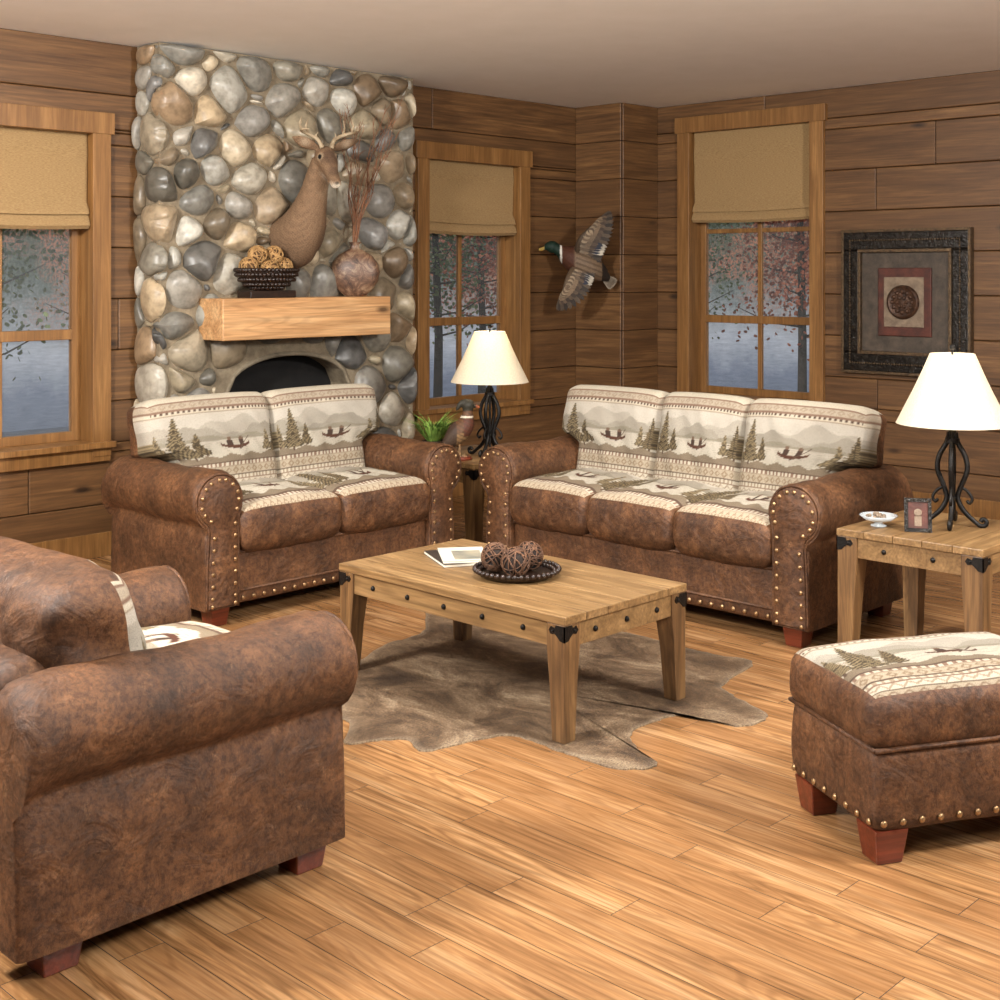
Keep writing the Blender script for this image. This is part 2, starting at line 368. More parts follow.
# ---------------------------------------------------------------- upholstered seating
def arm_profile():
    p = [(0,.09), (0,.30), (0,.50)]
    for k in range(17):
        a = R(208-(208+62)*k/16); p.append((.116+.136*math.cos(a), .594+.136*math.sin(a)))
    return p+[(.174,.458), (.186,.436), (.190,.30), (.194,.09)]
def resample(p, step):
    d = [0]
    for a, b in zip(p, p[1:]): d.append(d[-1]+math.dist(a, b))
    n = int(d[-1]/step); out = []
    for i in range(n+1):
        t = d[-1]*i/n; k = max(j for j in range(len(d)) if d[j] <= t+1e-9); k = min(k, len(p)-2)
        s = (t-d[k])/(d[k+1]-d[k]); a, b = p[k], p[k+1]; tx, tz = b[0]-a[0], b[1]-a[1]; L = math.hypot(tx, tz)
        out.append((a[0]+tx*s, a[1]+tz*s, tz/L, -tx/L))   # pos + inward normal
    return out
def couch(name, n, cw, label, cat, loc, rz, bdz=0.0, zs=1.0, wrap=('top','side'), sk=.45, ear=.15, crump=.006, rear=-.045, fk=1.0):
    t = thing(name, label, cat, loc, rz); hw = n*cw/2; pr = [(a, z*zs) for a, z in arm_profile()]
    pillow('seat_frame', hw+.02, .40, .15, .03, .0, t, (0,-.03,.235), fabric=False, n=(40,20,12))
    b = MB(); b.tube([(-hw, -.437, .335), (hw, -.437, .335)], .007, 6); b.tube([(-hw, -.437, .155), (hw, -.437, .155)], .006, 6); b.build('welting', M['leather'], t, smooth=180)
    pillow('back_frame', hw+.03, .355, .09, .07, .01, t, (0,.36,.43+bdz*.6), (R(90-4),0,0), fabric=False, n=(40,30,10), side=.008)
    panel = [(a, z) for a, z in pr if not (.43*zs < z < .462*zs and a > .15)]
    for s in (-1, 1):
        b = MB(); rg = []; ys = [-.449,-.444,-.43]+[-.40+(.78+rear)*k/16 for k in range(17)]+[.42+rear,.455+rear,.465+rear]
        for j, y in enumerate(ys):
            sc = (.975,.992,1.0)[j] if j < 3 else ((1.0,.95,.86)[j-len(ys)] if j >= len(ys)-3 else 1.004+.010*math.sin(y*9+s))
            ring = []
            for i_, (a, z) in enumerate(pr):
                wr = .004*math.sin(y*31+i_*1.1+s)*(1 if 3 <= j < len(ys)-3 and z > .45 else 0)
                ring.append((s*(hw+.1+(a-.1)*(sc+wr*2)), y, .09+(z-.09)*(sc+wr if z > .3 else 1)))
            rg.append(ring)
        b.rings(rg); arm = b.build('arm', M['leather'], t, smooth=55)
        b = MB(); rg = []
        for y, ins in ((-.444,.014), (-.458,.016), (-.465,.028)):
            rs = resample(panel, .035); rg.append([(s*(hw+a+nx*ins), y, max(z+nz*ins, .095+ins*.3)) for a, z, nx, nz in rs])
        b.rings(rg); b.build('arm_panel', M['leather'], arm, smooth=40)
        b = MB(); rs = resample(panel, .03); b.tube([(s*(hw+a+nx*.010), -.450, z+nz*.008) for a, z, nx, nz in rs], .007, 6); b.build('piping', M['leather'], arm, smooth=180)
        for a, z, nx, nz in resample(panel, .056)[0:]:
            nail(arm, (s*(hw+a+nx*.034), -.463, z+nz*.034+(.02 if z < .1 else 0)))
    k = int(2*hw/.062)
    for i in range(k+1): nail(t, (-hw+.03+(2*hw-.06)*i/k, -.433, .118))
    for i in range(n):
        x = -hw+cw*(i+.5)
        pillow('seat_cushion', cw/2-.002, .320, .108, .055, .036, t, (x,-.158,.448), (R(1.5),0,0), side=.012, n=(90,90,12), ph=i*1.7+n, wrap=(), vm=(.27,.55), gain=1.10)
    for i in range(n):
        x = -hw+cw*(i+.5)
        lo, hi = (ear if i == 0 else 0), (ear if i == n-1 else 0)
        def warp(p, q, lo=lo, hi=hi):
            s = np.clip((p[:,1]+.06)/.10, 0, 1); s = s*s*(3-2*s)
            f = q[:,0]*.5+.5
            p[:,0] += hi*s*np.clip(f*1.6-.6, 0, 1)-lo*s*np.clip((1-f)*1.6-.6, 0, 1)
            p[:,1] -= .012*np.abs(q[:,0])**3*(q[:,1] > 0)
            return p
        pillow('back_cushion', cw/2-.002, .282, .112, .060, .042, t, (x,.198,.735+bdz), (R(90-13),0,0), warp=warp, side=.010, n=(110,100,14), wrap=wrap, ph=i*2.1+n, crump=crump, sk=sk)
    for sx in (-1, 1):
        for y in (-.375, .36): foot_mb(sx*(hw+.09), y, k=fk).build('foot', M['foot'], t, bevel=.004)
    return t
couch('loveseat', 2, .605, 'brown leather two-seat rolled arm loveseat with tapestry cushions before the fireplace', 'loveseat', (4.20, 5.66, 0), 0)
couch('sofa', 3, .535, 'long three-seat brown leather sofa with tapestry cushions under the corner windows', 'sofa', (5.50, 4.02, 0), R(-90))
couch('armchair', 1, .60, 'single brown leather armchair seen from behind at the left edge', 'armchair', (1.865, 3.345, 0), R(90), -.115, .965, wrap=('side',), sk=.72, ear=.09, crump=.014, rear=.03, fk=1.1)
# ottoman
t = thing('ottoman', 'rectangular brown leather ottoman with tapestry top and nailhead trim', 'ottoman', (3.765, 1.82, 0), R(-29.4))
pillow('body', .36, .235, .12, .03, .005, t, (0,0,.215), fabric=False, n=(40,30,12), side=.006)
pillow('top_cushion', .370, .245, .086, .050, .024, t, (0,0,.405), side=.008, n=(140,110,12), ph=2, vm=(.10,.88), gain=.95)
b = MB()
rect = [(-.362,-.237), (.362,-.237), (.362,.237), (-.362,.237), (-.362,-.237)]
b.tube([(x, y, .328) for x, y in rect], .008, 6); b.build('welting', M['leather'], t, smooth=180)
for i in range(12): nail(t, (-.335+.67*i/11, -.238, .125)); nail(t, (-.335+.67*i/11, .238, .125), (0,0,R(180)))
for i in range(8): nail(t, (-.363, -.21+.42*i/7, .125), (0,0,R(-90))); nail(t, (.363, -.21+.42*i/7, .125), (0,0,R(90)))
for sx in (-1,1):
    for sy in (-1,1): foot_mb(sx*.30, sy*.175).build('foot', M['foot'], t, bevel=.004)

# ---------------------------------------------------------------- tables
def table(name, label, cat, L, W, H, loc, rz, planks, leg, boltsL, boltsW, group=None):
    t = thing(name, label, cat, loc, rz, group); th = .03; b = MB()
    for i in range(planks):
        y0 = -W/2+W*i/planks; b.box(-L/2, L/2, y0+.0008, y0+W/planks-.0008, H-th, H)
    b.build('tabletop', M['table'], t, bevel=.003)
    ah = .085; i0 = .012; b = MB()
    b.box(-L/2+i0, L/2-i0, -W/2+i0, -W/2+i0+.025, H-th-ah, H-th); b.box(-L/2+i0, L/2-i0, W/2-i0-.025, W/2-i0, H-th-ah, H-th)
    b.box(-L/2+i0, -L/2+i0+.025, -W/2+i0+.025, W/2-i0-.025, H-th-ah, H-th); b.box(L/2-i0-.025, L/2-i0, -W/2+i0+.025, W/2-i0-.025, H-th-ah, H-th)
    b.build('apron', M['table'], t, bevel=.002)
    for sx in (-1,1):
        for sy in (-1,1):
            X, Y = sx*(L/2-.004), sy*(W/2-.004); b = MB(); rg = []
            for z, w in ((0,leg*.70), (H*.45,leg*.84), (H-th-ah,leg), (H-th,leg)):
                rg.append([(X,Y,z), (X-sx*w,Y,z), (X-sx*w,Y-sy*w,z), (X,Y-sy*w,z)])
            b.rings(rg); lg = b.build('leg', M['tableleg'], t, bevel=.003)
            b = MB(); a = .075; e = .003
            X2, Y2 = X+sx*e, Y+sy*e; z1, z0 = H-th-.004, H-th-.046
            pl = [(0,z1), (a*.55,z1), (a*.62,z1-.012), (a*.86,z1-.006), (a,(z1+z0)/2), (a*.86,z0+.008), (a*.62,z0+.012), (a*.42,z0), (a*.30,z0-.010), (0,z0-.014)]
            b.rings([[(X2-sx*p, Y2, z) for p, z in pl], [(X2-sx*p, Y2-sy*.004, z) for p, z in pl]])
            b.rings([[(X2, Y2-sy*p, z) for p, z in pl], [(X2-sx*.004, Y2-sy*p, z) for p, z in pl]])
            b.build('corner_bracket', M['iron'], lg)
            for dx, dy in ((.055,0), (0,.055)):
                b = MB(); b.ball((X2-sx*dx, Y2-sy*dy, (z1+z0)/2), .006, 8, 6); b.build('bolt', M['iron'], lg, smooth=180)
    def bolt(x, y):
        b = MB(); b.ball((x, y, H-th-ah/2), .011, 10, 6, (1,1,1)); b.build('bolt', M['iron'], t, smooth=180)
    for i in range(boltsL):
        x = -L/2+L*(i+1)/(boltsL+1)
        for s in (-1,1): bolt(x, s*(W/2-i0+.001))
    for i in range(boltsW):
        y = -W/2+W*(i+1)/(boltsW+1)
        for s in (-1,1): bolt(s*(L/2-i0+.001), y)
    return t
table('coffee_table', 'low rectangular rustic wood coffee table standing on the cowhide', 'coffee table', 1.25, .72, .445, (3.805,3.66,.007), R(90), 6, .085, 5, 3)
table('end_table', 'square rustic wood end table at right end of the long sofa', 'end table', .66, .64, .58, (5.30,2.53,0), 0, 5, .09, 2, 2)
table('end_table', 'rustic wood end table in the corner between loveseat and sofa', 'end table', .62, .62, .58, (5.52,5.58,0), 0, 5, .09, 2, 2)

# ---------------------------------------------------------------- lamps
def lamp(loc, label, w=6):
    t = thing('table_lamp', label, 'lamp', loc, R(20), 'iron lamps with cream shades')
    b = MB(); b.tube([(0,0,.05), (0,0,.50)], .008, 8); b.ball((0,0,.40), .018, 10, 6); b.ball((0,0,.12), .02, 10, 6, (1,1,.6)); b.tube([(0,0,.355),(0,0,.375)], .03, 12)
    b.build('stem', M['iron'], t, smooth=60)
    for k in range(4):
        b = MB(); a = k*math.pi/2; P = [(.012,.40), (.020,.36), (.052,.30), (.060,.24), (.035,.17), (.022,.12), (.045,.07), (.085,.03), (.112,.010), (.132,.012), (.137,.030), (.122,.038), (.114,.026)]
        pp = cr([(r*math.cos(a), r*math.sin(a), z, .0085 if z > .05 else .0075) for r, z in P], 4)
        b.tube([p[:3] for p in pp], [p[3]*1.3 for p in pp], 7); b.build('scroll_leg', M['iron'], t, smooth=180)
        b = MB(); P = [(.030,.17), (.062,.15), (.080,.12), (.070,.10), (.058,.112)]
        pp = cr([(r*math.cos(a), r*math.sin(a), z) for r, z in P], 4); b.tube(pp, .0065, 6); b.build('scroll', M['iron'], t, smooth=180)
    b = MB(); pr = [(.232,.435), (.20,.50), (.165,.57), (.128,.65), (.092,.735)]
    n = 48
    b.rings([[(r*math.cos(2*math.pi*k/n), r*math.sin(2*math.pi*k/n), z) for k in range(n)] for r, z in pr+[(r-.003, z) for r, z in pr[::-1]]+[pr[0]]], cap=False)
    b.build('lamp_shade', M['shade'], t, smooth=60)
    b = MB(); b.tube([(0,0,.50), (0,0,.545)], .016, 10); b.ball((0,0,.59), .03, 12, 8, (1,1,1.3)); b.build('light_bulb', M['bulb'], t, smooth=180)
    b = MB(); b.tube([(0,0,.715), (0,0,.75)], .005, 6); b.ball((0,0,.762), .013, 10, 8)
    b.tube([(-.092,0,.72), (0,0,.72), (.092,0,.72)], .003, 6); b.build('finial', M['iron'], t, smooth=180)
    ld = bpy.data.lights.new('lamp_glow', 'POINT'); ld.energy = w; ld.color = (1,.90,.76); ld.shadow_soft_size = .05
    lo = bpy.data.objects.new('lamp_glow', ld); C.objects.link(lo); lo.location = (loc[0], loc[1], loc[2]+.66)
lamp((5.55,5.48,.58), 'cream shaded iron scroll lamp standing between loveseat and sofa', 2.6)
lamp((5.36,2.52,.58), 'cream shaded iron scroll lamp beside the glass dish at right edge', 1.4)

# ---------------------------------------------------------------- room
YB, XR, ZC = 7.05, 8.60, 3.02
mp_back = lambda a, d, z: (a, YB+d, z)
mp_right = lambda a, d, z: (XR+d, a, z)
def mbox(b, mp, a0, a1, d0, d1, z0, z1, mi=0):
    p, q = mp(a0,d0,z0), mp(a1,d1,z1)
    b.box(min(p[0],q[0]), max(p[0],q[0]), min(p[1],q[1]), max(p[1],q[1]), min(p[2],q[2]), max(p[2],q[2]), mi)
def plank_wall(name, mp, A0, A1, ops, mat, rh=.302):
    b = MB(); rnd = random.Random(3); n = int(math.ceil(ZC/rh)); g = .0022
    for r in range(n):
        z0, z1 = r*rh, min((r+1)*rh, ZC)
        cuts = sorted({z0, z1, *[z for o in ops for z in (o[2],o[3]) if z0 < z < z1]})
        js = []; x = A0+rnd.uniform(.8, 3.2)
        while x < A1-.4: js.append(x); x += rnd.uniform(2.4, 3.8)
        for za, zb in zip(cuts, cuts[1:]):
            xs = [(A0, A1)]
            for o in ops:
                if o[2] < (za+zb)/2 < o[3]:
                    xs = [s for x0, x1 in xs for s in ((x0, min(x1,o[0])), (max(x0,o[1]), x1)) if s[1]-s[0] > .001]
            for x0, x1 in xs:
                c = [x0]+[j for j in js if x0 < j < x1]+[x1]
                for p, q in zip(c, c[1:]):
                    mbox(b, mp, p+g, q-g, 0, .05, za+g, zb-g, 0)
                mbox(b, mp, x0, x1, .04, .10, za, zb, 1)
    return struct(b.build(name, [mat, M['groove']], bevel=.005, seg=1))
W = [('b', 2.75, 3.94, .59, 2.59), ('b', 6.37, 7.56, .59, 2.61), ('r', 5.02, 6.34, .62, 2.90)]
cs = .10
def hole(w): return (w[1]+cs, w[2]-cs, w[3]+cs*.7, w[4]-cs)
plank_wall('wall_back', mp_back, 1.2, 8.7, [hole(W[0]), hole(W[1])], M['wallwood'])
plank_wall('wall_right', mp_right, .2, 7.15, [hole(W[2])], M['wallwoodY'])
b = MB()
for r in range(10):
    z0, z1 = r*.302+.002, min(r*.302+.300, ZC); b.box(8.152, XR-.002, 6.56, YB-.002, z0, z1, 0); b.box(8.135, 8.150, 6.575, YB-.002, z0, z1, 1)
b.box(8.15, XR-.002, 6.572, YB-.002, 0, 3.018, 2)
struct(b.build('wall_corner', [M['wallwood'], M['wallwoodY'], M['groove']], bevel=.004, seg=1))
b = MB(); rnd = random.Random(5)
x = -1.5
while x < 8.7:
    y = -1.6-rnd.random()
    while y < 7.1:
        L = rnd.uniform(.5, 1.5); y1 = min(y+L, 7.12)
        b.add([(x+.0011,y+.0011,0), (x+.1239,y+.0011,0), (x+.1239,y1-.0011,0), (x+.0011,y1-.0011,0)], [(0,1,2,3)], 0); y += L
    x += .125
b.box(-1.5, 8.72, -2.6, 7.15, -.06, -.0015, 1)
struct(b.build('floor', [M['floor'], M['groove']], recalc=False))
b = MB(); b.box(-1.5, 8.72, -2.6, 7.15, ZC, ZC+.06); struct(b.build('ceiling', M['plaster']))
b = MB(); mbox(b, mp_back, 1.2, 4.12, -.02, 0, 0, .14); mbox(b, mp_back, 6.13, 8.13, -.02, 0, 0, .14); struct(b.build('baseboard_back', M['trim'], bevel=.004))
b = MB(); mbox(b, mp_right, .2, 6.55, -.02, 0, 0, .14); struct(b.build('baseboard_right', M['trim'], bevel=.004))
def window(i, w):
    mp = mp_back if w[0] == 'b' else mp_right; a0, a1, z0, z1 = w[1:]; e = struct(bpy.data.objects.new('window_%d' % i, None)); C.objects.link(e)
    e.location = mp((a0+a1)/2, 0, z0); off = Vector(e.location)
    def bb(): return MB()
    def fin(b, name, mat, bev=.003):
        b.v = [tuple(Vector(v)-off) for v in b.v]; return b.build(name, mat, e, bevel=bev)
    c = .115; b = bb()
    mbox(b, mp, a0, a0+c, -.035, 0, z0, z1); mbox(b, mp, a1-c, a1, -.035, 0, z0, z1)
    mbox(b, mp, a0-.02, a1+.02, -.042, 0, z1-c, z1+.01); fin(b, 'casing', M['trim'])
    b = bb(); mbox(b, mp, a0-.02, a1+.02, -.06, .2, z0+.05, z0+.085); mbox(b, mp, a0, a1, -.03, 0, z0-.03, z0+.05); fin(b, 'window_sill', M['trim'])
    b = bb(); k = c-.012; D = .24
    mbox(b, mp, a0+k-.02, a0+k, .0, D, z0+.05, z1-k); mbox(b, mp, a1-k, a1-k+.02, .0, D, z0+.05, z1-k); mbox(b, mp, a0+k, a1-k, 0, D, z1-k, z1-k+.02); fin(b, 'jamb', M['trim'])
    A0, A1, Z0, Z1 = a0+k, a1-k, z0+.085, z1-k; zm = 1.30; b = bb(); s = .055
    mbox(b, mp, A0, A0+s, .14, .18, Z0, Z1); mbox(b, mp, A1-s, A1, .14, .18, Z0, Z1)
    mbox(b, mp, A0+s, A1-s, .14, .18, Z0, Z0+s); mbox(b, mp, A0+s, A1-s, .14, .18, Z1-s, Z1)
    mbox(b, mp, A0+s, A1-s, .135, .185, zm-.03, zm+.03); am = (A0+A1)/2
    mbox(b, mp, am-.018, am+.018, .145, .175, Z0+s, zm-.03); mbox(b, mp, am-.018, am+.018, .145, .175, zm+.03, Z1-s)
    z2 = 2.0; mbox(b, mp, A0+s, A1-s, .147, .173, z2-.018, z2+.018)
    fin(b, 'sash', M['trim'])
    b = bb(); mbox(b, mp, A0+s*.5, A1-s*.5, .158, .162, Z0+.02, Z1-.02); fin(b, 'pane', M['pane'], 0)
    return A0, A1, Z1
sl = ['tan linen roman shade in the window at left edge', 'tan linen roman shade in the window right of the fireplace', 'tan linen roman shade in the window nearest the framed medallion']
for i, w in enumerate(W):
    A0, A1, Z1 = window(i+1, w); mp = mp_back if w[0] == 'b' else mp_right; zb = [1.92, 1.96, 2.07][i]
    b = MB(); prof = [(.045, Z1), (.05, zb+.30), (.055, zb+.16), (.03, zb+.12), (.02, zb+.085), (.04, zb+.085), (.018, zb+.05), (.01, zb+.02), (.03, zb), (.06, zb+.01), (.065, Z1)]
    prof = prof[:1]+[(.047+.004*math.sin(k*1.3), Z1-(Z1-zb-.3)*k/8) for k in range(1,8)]+prof[1:]
    nA = 14; rg = []
    for k in range(nA+1):
        a = A0+.006+(A1-A0-.012)*k/nA; rg.append([mp(a, d, z-(.012*math.sin(math.pi*k/nA) if z < zb+.2 else 0)) for d, z in prof])
    b.rings(rg); o = b.build('roman_shade', M['linen'], smooth=50); tag(o, sl[i], 'shade', 'roman shades')

# ---------------------------------------------------------------- fireplace
X0, X1, YF = 4.128, 6.127, 6.83; ZF = ZC-.004
fp = thing('fireplace', 'tall river stone fireplace with arched firebox and pine beam mantel', 'fireplace', (5.13,YF,0))
off = Vector((5.13,YF,0))
ax0, ax1, sp, top = 4.60, 5.56, .93, 1.15
def archz(x):
    c = (ax0+ax1)/2; h = (ax1-ax0)/2; return sp+(top-sp)*math.sqrt(max(0, 1-((x-c)/h)**2))
arch = [(ax0+(ax1-ax0)*k/20, archz(ax0+(ax1-ax0)*k/20)) for k in range(21)]
b = MB(); poly = [(X0,0), (X0,ZF), (X1,ZF), (X1,0), (ax1,0)]+arch[::-1]+[(ax0,0)]
b.rings([[(x-off.x, y-off.y, z) for x, z in poly] for y in (YF-.028, YB-.004)]); b.build('chimney_breast', M['mortar'], fp)
b = MB(); b.box(ax0-.01-off.x, ax1+.01-off.x, .17, .214, .0, 1.18); b.build('firebox', M['soot'], fp)
b = MB(); pth = [(ax0,0), (ax0,.5)]+arch+[(ax1,.5), (ax1,0)]
b.tube([(x-off.x, -.024, z) for x, z in pth], .016, 8); b.build('arch_surround', M['archstone'], fp, smooth=180)
def voronoi():
    pts = []; rnd = random.Random(11); smin, smax = -.22, X1-X0; tries = 0
    while tries < 18000:
        tries += 1; s, z = rnd.uniform(smin-.05, smax+.05), rnd.uniform(-.05, ZF+.05); r = .085+.11*rnd.random()**1.3 if tries > 1500 else .15+.05*rnd.random()
        if all(math.hypot((s-p[0])*.90, (z-p[1])*1.15) > (r+p[2])/2 for p in pts): pts.append((s, z, r))
    b = MB(); cols = []
    pal = [(194,186,168), (168,162,150), (204,188,160), (150,146,138), (180,160,130), (216,206,186), (160,142,116), (124,122,118), (184,180,168), (188,166,136), (172,168,156), (152,128,100), (138,132,118), (196,180,150)]
    for i, (s, z, r) in enumerate(pts):
        poly = [(smin,0), (smax,0), (smax,ZF), (smin,ZF)]
        for j, q in enumerate(pts):
            if i == j or math.hypot(q[0]-s, q[1]-z) > .6: continue
            dx, dz = q[0]-s, q[1]-z; D = dx*dx+dz*dz; kk = .5+(r*r-q[2]*q[2])/(2*D)*.8; mx, mz = s+dx*kk, z+dz*kk; out = []
            for a, c in zip(poly, poly[1:]+poly[:1]):
                da = (a[0]-mx)*dx+(a[1]-mz)*dz; dc = (c[0]-mx)*dx+(c[1]-mz)*dz
                if da <= 0: out.append(a)
                if da*dc < 0: u = da/(da-dc); out.append((a[0]+(c[0]-a[0])*u, a[1]+(c[1]-a[1])*u))
            poly = out
            if len(poly) < 3: break
        if len(poly) < 3: continue
        cx = sum(p[0] for p in poly)/len(poly); cz = sum(p[1] for p in poly)/len(poly)
        X = X0+cx
        if ax0-.04 < X < ax1+.04 and cz < archz(min(max(X,ax0),ax1))+.03: continue
        rs = [math.hypot(p[0]-cx, p[1]-cz) for p in poly]; m = sum(rs)/len(rs)
        if m < .03: continue
        poly = [(cx+(p[0]-cx)*(1-.005/max(q,.03)), cz+(p[1]-cz)*(1-.005/max(q,.03))) for p, q in zip(poly, rs)]
        for _ in range(3):
            poly = [w for a, c in zip(poly, poly[1:]+poly[:1]) for w in ((a[0]*.74+c[0]*.26, a[1]*.74+c[1]*.26), (a[0]*.26+c[0]*.74, a[1]*.26+c[1]*.74))]
        def clamp(p):
            x = X0+p[0]
            if ax0-.02 < x < ax1+.02 and p[1] < archz(min(max(x,ax0),ax1))+.02: return (p[0], archz(min(max(x,ax0),ax1))+.02) if p[1] > sp-.1 else ((ax0-.02-X0) if x < (ax0+ax1)/2 else (ax1+.02-X0), p[1])
            return p
        H = min(m*.95, .11)*rnd.uniform(.8,1.1); tx, tz = rnd.uniform(-.25,.25), rnd.uniform(-.25,.25); rg = []
        for k in range(10):
            th = k/9*math.pi/2; sc, h = max(math.cos(th)**.85, .04), math.sin(th)
            if k == 0: h = -.05
            ring = []
            for p in poly:
                a, c = clamp((cx+(p[0]-cx)*sc, cz+(p[1]-cz)*sc)); hh = H*h*(1+tx*(a-cx)/.1+tz*(c-cz)/.1)
                ring.append((X0+a-off.x, -hh, c) if a >= 0 else (X0-hh*.45-off.x, -a, c))
            rg.append(ring)
        n0 = len(b.v); b.rings(rg); col = rnd.choice(pal); f = rnd.uniform(.66,1.05); cols += [[v*f for v in col]]*(len(b.v)-n0)
    return b, np.array(cols)
sb, scol = voronoi(); o = sb.build('river_stones', M['stone'], fp, smooth=180); setcol(o.data, scol)
b = MB(); b.box(4.40-off.x, 5.706-off.x, -.28, .0, 1.26, 1.51); b.build('mantel', M['mantel'], fp, bevel=.008)
mz = 1.51
def twigball(Rr, core, tw, seed, n=34, tr=.0036):
    rnd = random.Random(seed); b = MB(); b.ball((0,0,0), Rr*.95, 18, 14, mi=0)
    for k in range(n):
        ax = Vector((rnd.gauss(0,1), rnd.gauss(0,1), rnd.gauss(0,1))).normalized(); u = ax.orthogonal().normalized(); w_ = ax.cross(u); o_ = rnd.uniform(-.5,.5)*Rr; rr = math.sqrt(Rr*Rr-o_*o_)
        a0 = rnd.random()*6.28; b.tube([ax*o_+(u*math.cos(a0+a)+w_*math.sin(a0+a))*rr for a in [2*math.pi*j/20 for j in range(21)]], tr, 4, 1)
    me = b.build('twig_ball', [core, tw], smooth=180); m = me.data; bpy.data.objects.remove(me); return m
TB = [twigball(.058, M['coregold'], M['twiggold'], s, 24, .0034) for s in (1,2)]; TD = [twigball(.057, M['core'], M['twigdark'], s, 24, .0028) for s in (3,4,5)]
t = thing('beaded_bowl', 'dark beaded bowl of golden twig balls on the stone fireplace mantel', 'bowl', (4.79,6.655,mz))
b = MB(); b.box(-.17, .17, -.07, .07, 0, .045); b.build('plinth', M['darkbead'], t, bevel=.004)
b = MB(); pr = [(.06,.045), (.08,.05), (.135,.072), (.185,.112), (.207,.15), (.212,.170)]
b.lathe(pr+[(r-.012, z+.006) for r, z in pr[::-1][:5]], n=36, sy=.62)
for j in range(5):
    r = [.11,.15,.185,.205,.212][j]; z = [.062,.082,.112,.142,.170][j]; k = int(2*math.pi*r/.027)
    for i in range(k): b.ball((r*math.cos(2*math.pi*(i+j*.5)/k), .62*r*math.sin(2*math.pi*(i+j*.5)/k), z), .0145, 7, 5)
b.build('bowl', M['darkbead'], t, smooth=60)
for i, (dx, dy, dz) in enumerate([(-.135,.0,.190), (-.015,-.050,.170), (.125,.0,.190), (0,.062,.185), (-.070,.0,.262), (.055,.005,.262)]):
    o = bpy.data.objects.new('twig_ball', TB[i % 2]); C.objects.link(o); o.location = (4.79+dx, 6.655+dy, mz+dz); o.rotation_euler = (i, i*2, 0)
    tag(o, 'golden woven twig ball heaped in the dark bowl on the mantel', 'decorative ball', 'golden balls in the mantel bowl')
VP = (5.50, 6.67, mz)
t = thing('round_vase', 'flat round mottled brown vase holding twigs on the mantel', 'vase', VP, R(-45))
b = MB(); n = 36
pr = [(.05,0), (.075,.01), (.115,.045), (.15,.10), (.163,.16), (.15,.22), (.11,.27), (.055,.30), (.03,.315), (.028,.34), (.045,.355), (.035,.354), (.018,.34)]
b.lathe(pr, n=n, sy=.36); b.build('body', M['vase'], t, smooth=60)
rnd = random.Random(21)
for i in range(16):
    a = rnd.uniform(-1, 1); L = rnd.uniform(.75, 1.05); bx, by = rnd.uniform(-.010,.010), rnd.uniform(-.006,.006); wv = rnd.uniform(2.5,6)
    e = (a*.15+.06, -a*.15+rnd.uniform(-.05,.05)-.12); P = []
    for k in range(15):
        s = k/14; P.append((bx+e[0]*s**1.4+.022*math.sin(s*wv*3+i)*s, by+e[1]*s**1.4+.022*math.cos(s*wv*4+i)*s, .30+L*s))
    b = MB(); b.tube(P, [.0042-.0026*k/14 for k in range(15)], 5)
    for k in range(5, 15, 2):
        q = Vector(P[k]); d = Vector((rnd.uniform(-1,1), rnd.uniform(-1,.3), 1.4)).normalized(); l = rnd.uniform(.05,.12); b.tube([q, q+d*l*.5, q+d*l+Vector((rnd.uniform(-.03,.03),0,0))], [.0026,.002,.001], 4)
    o = b.build('dried_twig', M['twig'], smooth=180, loc=VP); tag(o, 'thin dried branching twig standing in the round mantel vase', 'twig', 'twigs in the mantel vase')
# deer mount
dz = Vector((5.075, YF-.03, 1.93))
t = thing('deer_head_mount', 'mounted antlered deer head on the stone chimney above the mantel', 'deer head', dz)
b = MB()
b.limb([(-.01,-.01,-.05,.162), (-.015,-.10,-.03,.160), (-.02,-.18,.05,.138), (-.025,-.235,.14,.108), (-.025,-.28,.24,.085), (-.025,-.32,.34,.073), (-.025,-.355,.43,.062)], 22, 7)
b.limb([(-.01,-.01,-.14,.105), (-.02,-.12,-.12,.105), (-.03,-.20,-.03,.095), (-.03,-.25,.08,.07)], 18, 6)
hc = Vector((-.02,-.385,.44)); fd = Vector((-.24,-.80,-.66)).normalized(); sd = Vector((-fd.y,fd.x,0)).normalized(); sd = -sd if sd.x < 0 else sd; up = sd.cross(fd); up = -up if up.z < 0 else up
k_ = 1.10
b.limb([tuple(hc-fd*.06+up*.005)+(.048*k_,), tuple(hc)+(.064*k_,), tuple(hc+fd*.06)+(.055*k_,), tuple(hc+fd*.13-up*.014)+(.040*k_,), tuple(hc+fd*.20-up*.022)+(.033*k_,), tuple(hc+fd*.25-up*.024)+(.029*k_,)], 16, 5)
b.limb([tuple(hc+fd*.05-up*.04)+(.028,), tuple(hc+fd*.14-up*.048)+(.022,), tuple(hc+fd*.22-up*.050)+(.016,)], 12, 4)
for s in (-1,1):
    e0 = hc+sd*s*.045+up*.040-fd*.045; ed = (sd*s*.92+up*.32-fd*.12).normalized()
    b.tube([e0, e0+ed*.05, e0+ed*.10, e0+ed*.15, e0+ed*.19], [.019,.036,.042,.029,.006], 12, 0, .35, up=tuple(up))
    b.ball(hc+sd*s*.046+up*.034+fd*.03, .018)
body = b.build('body', M['fur'], t)
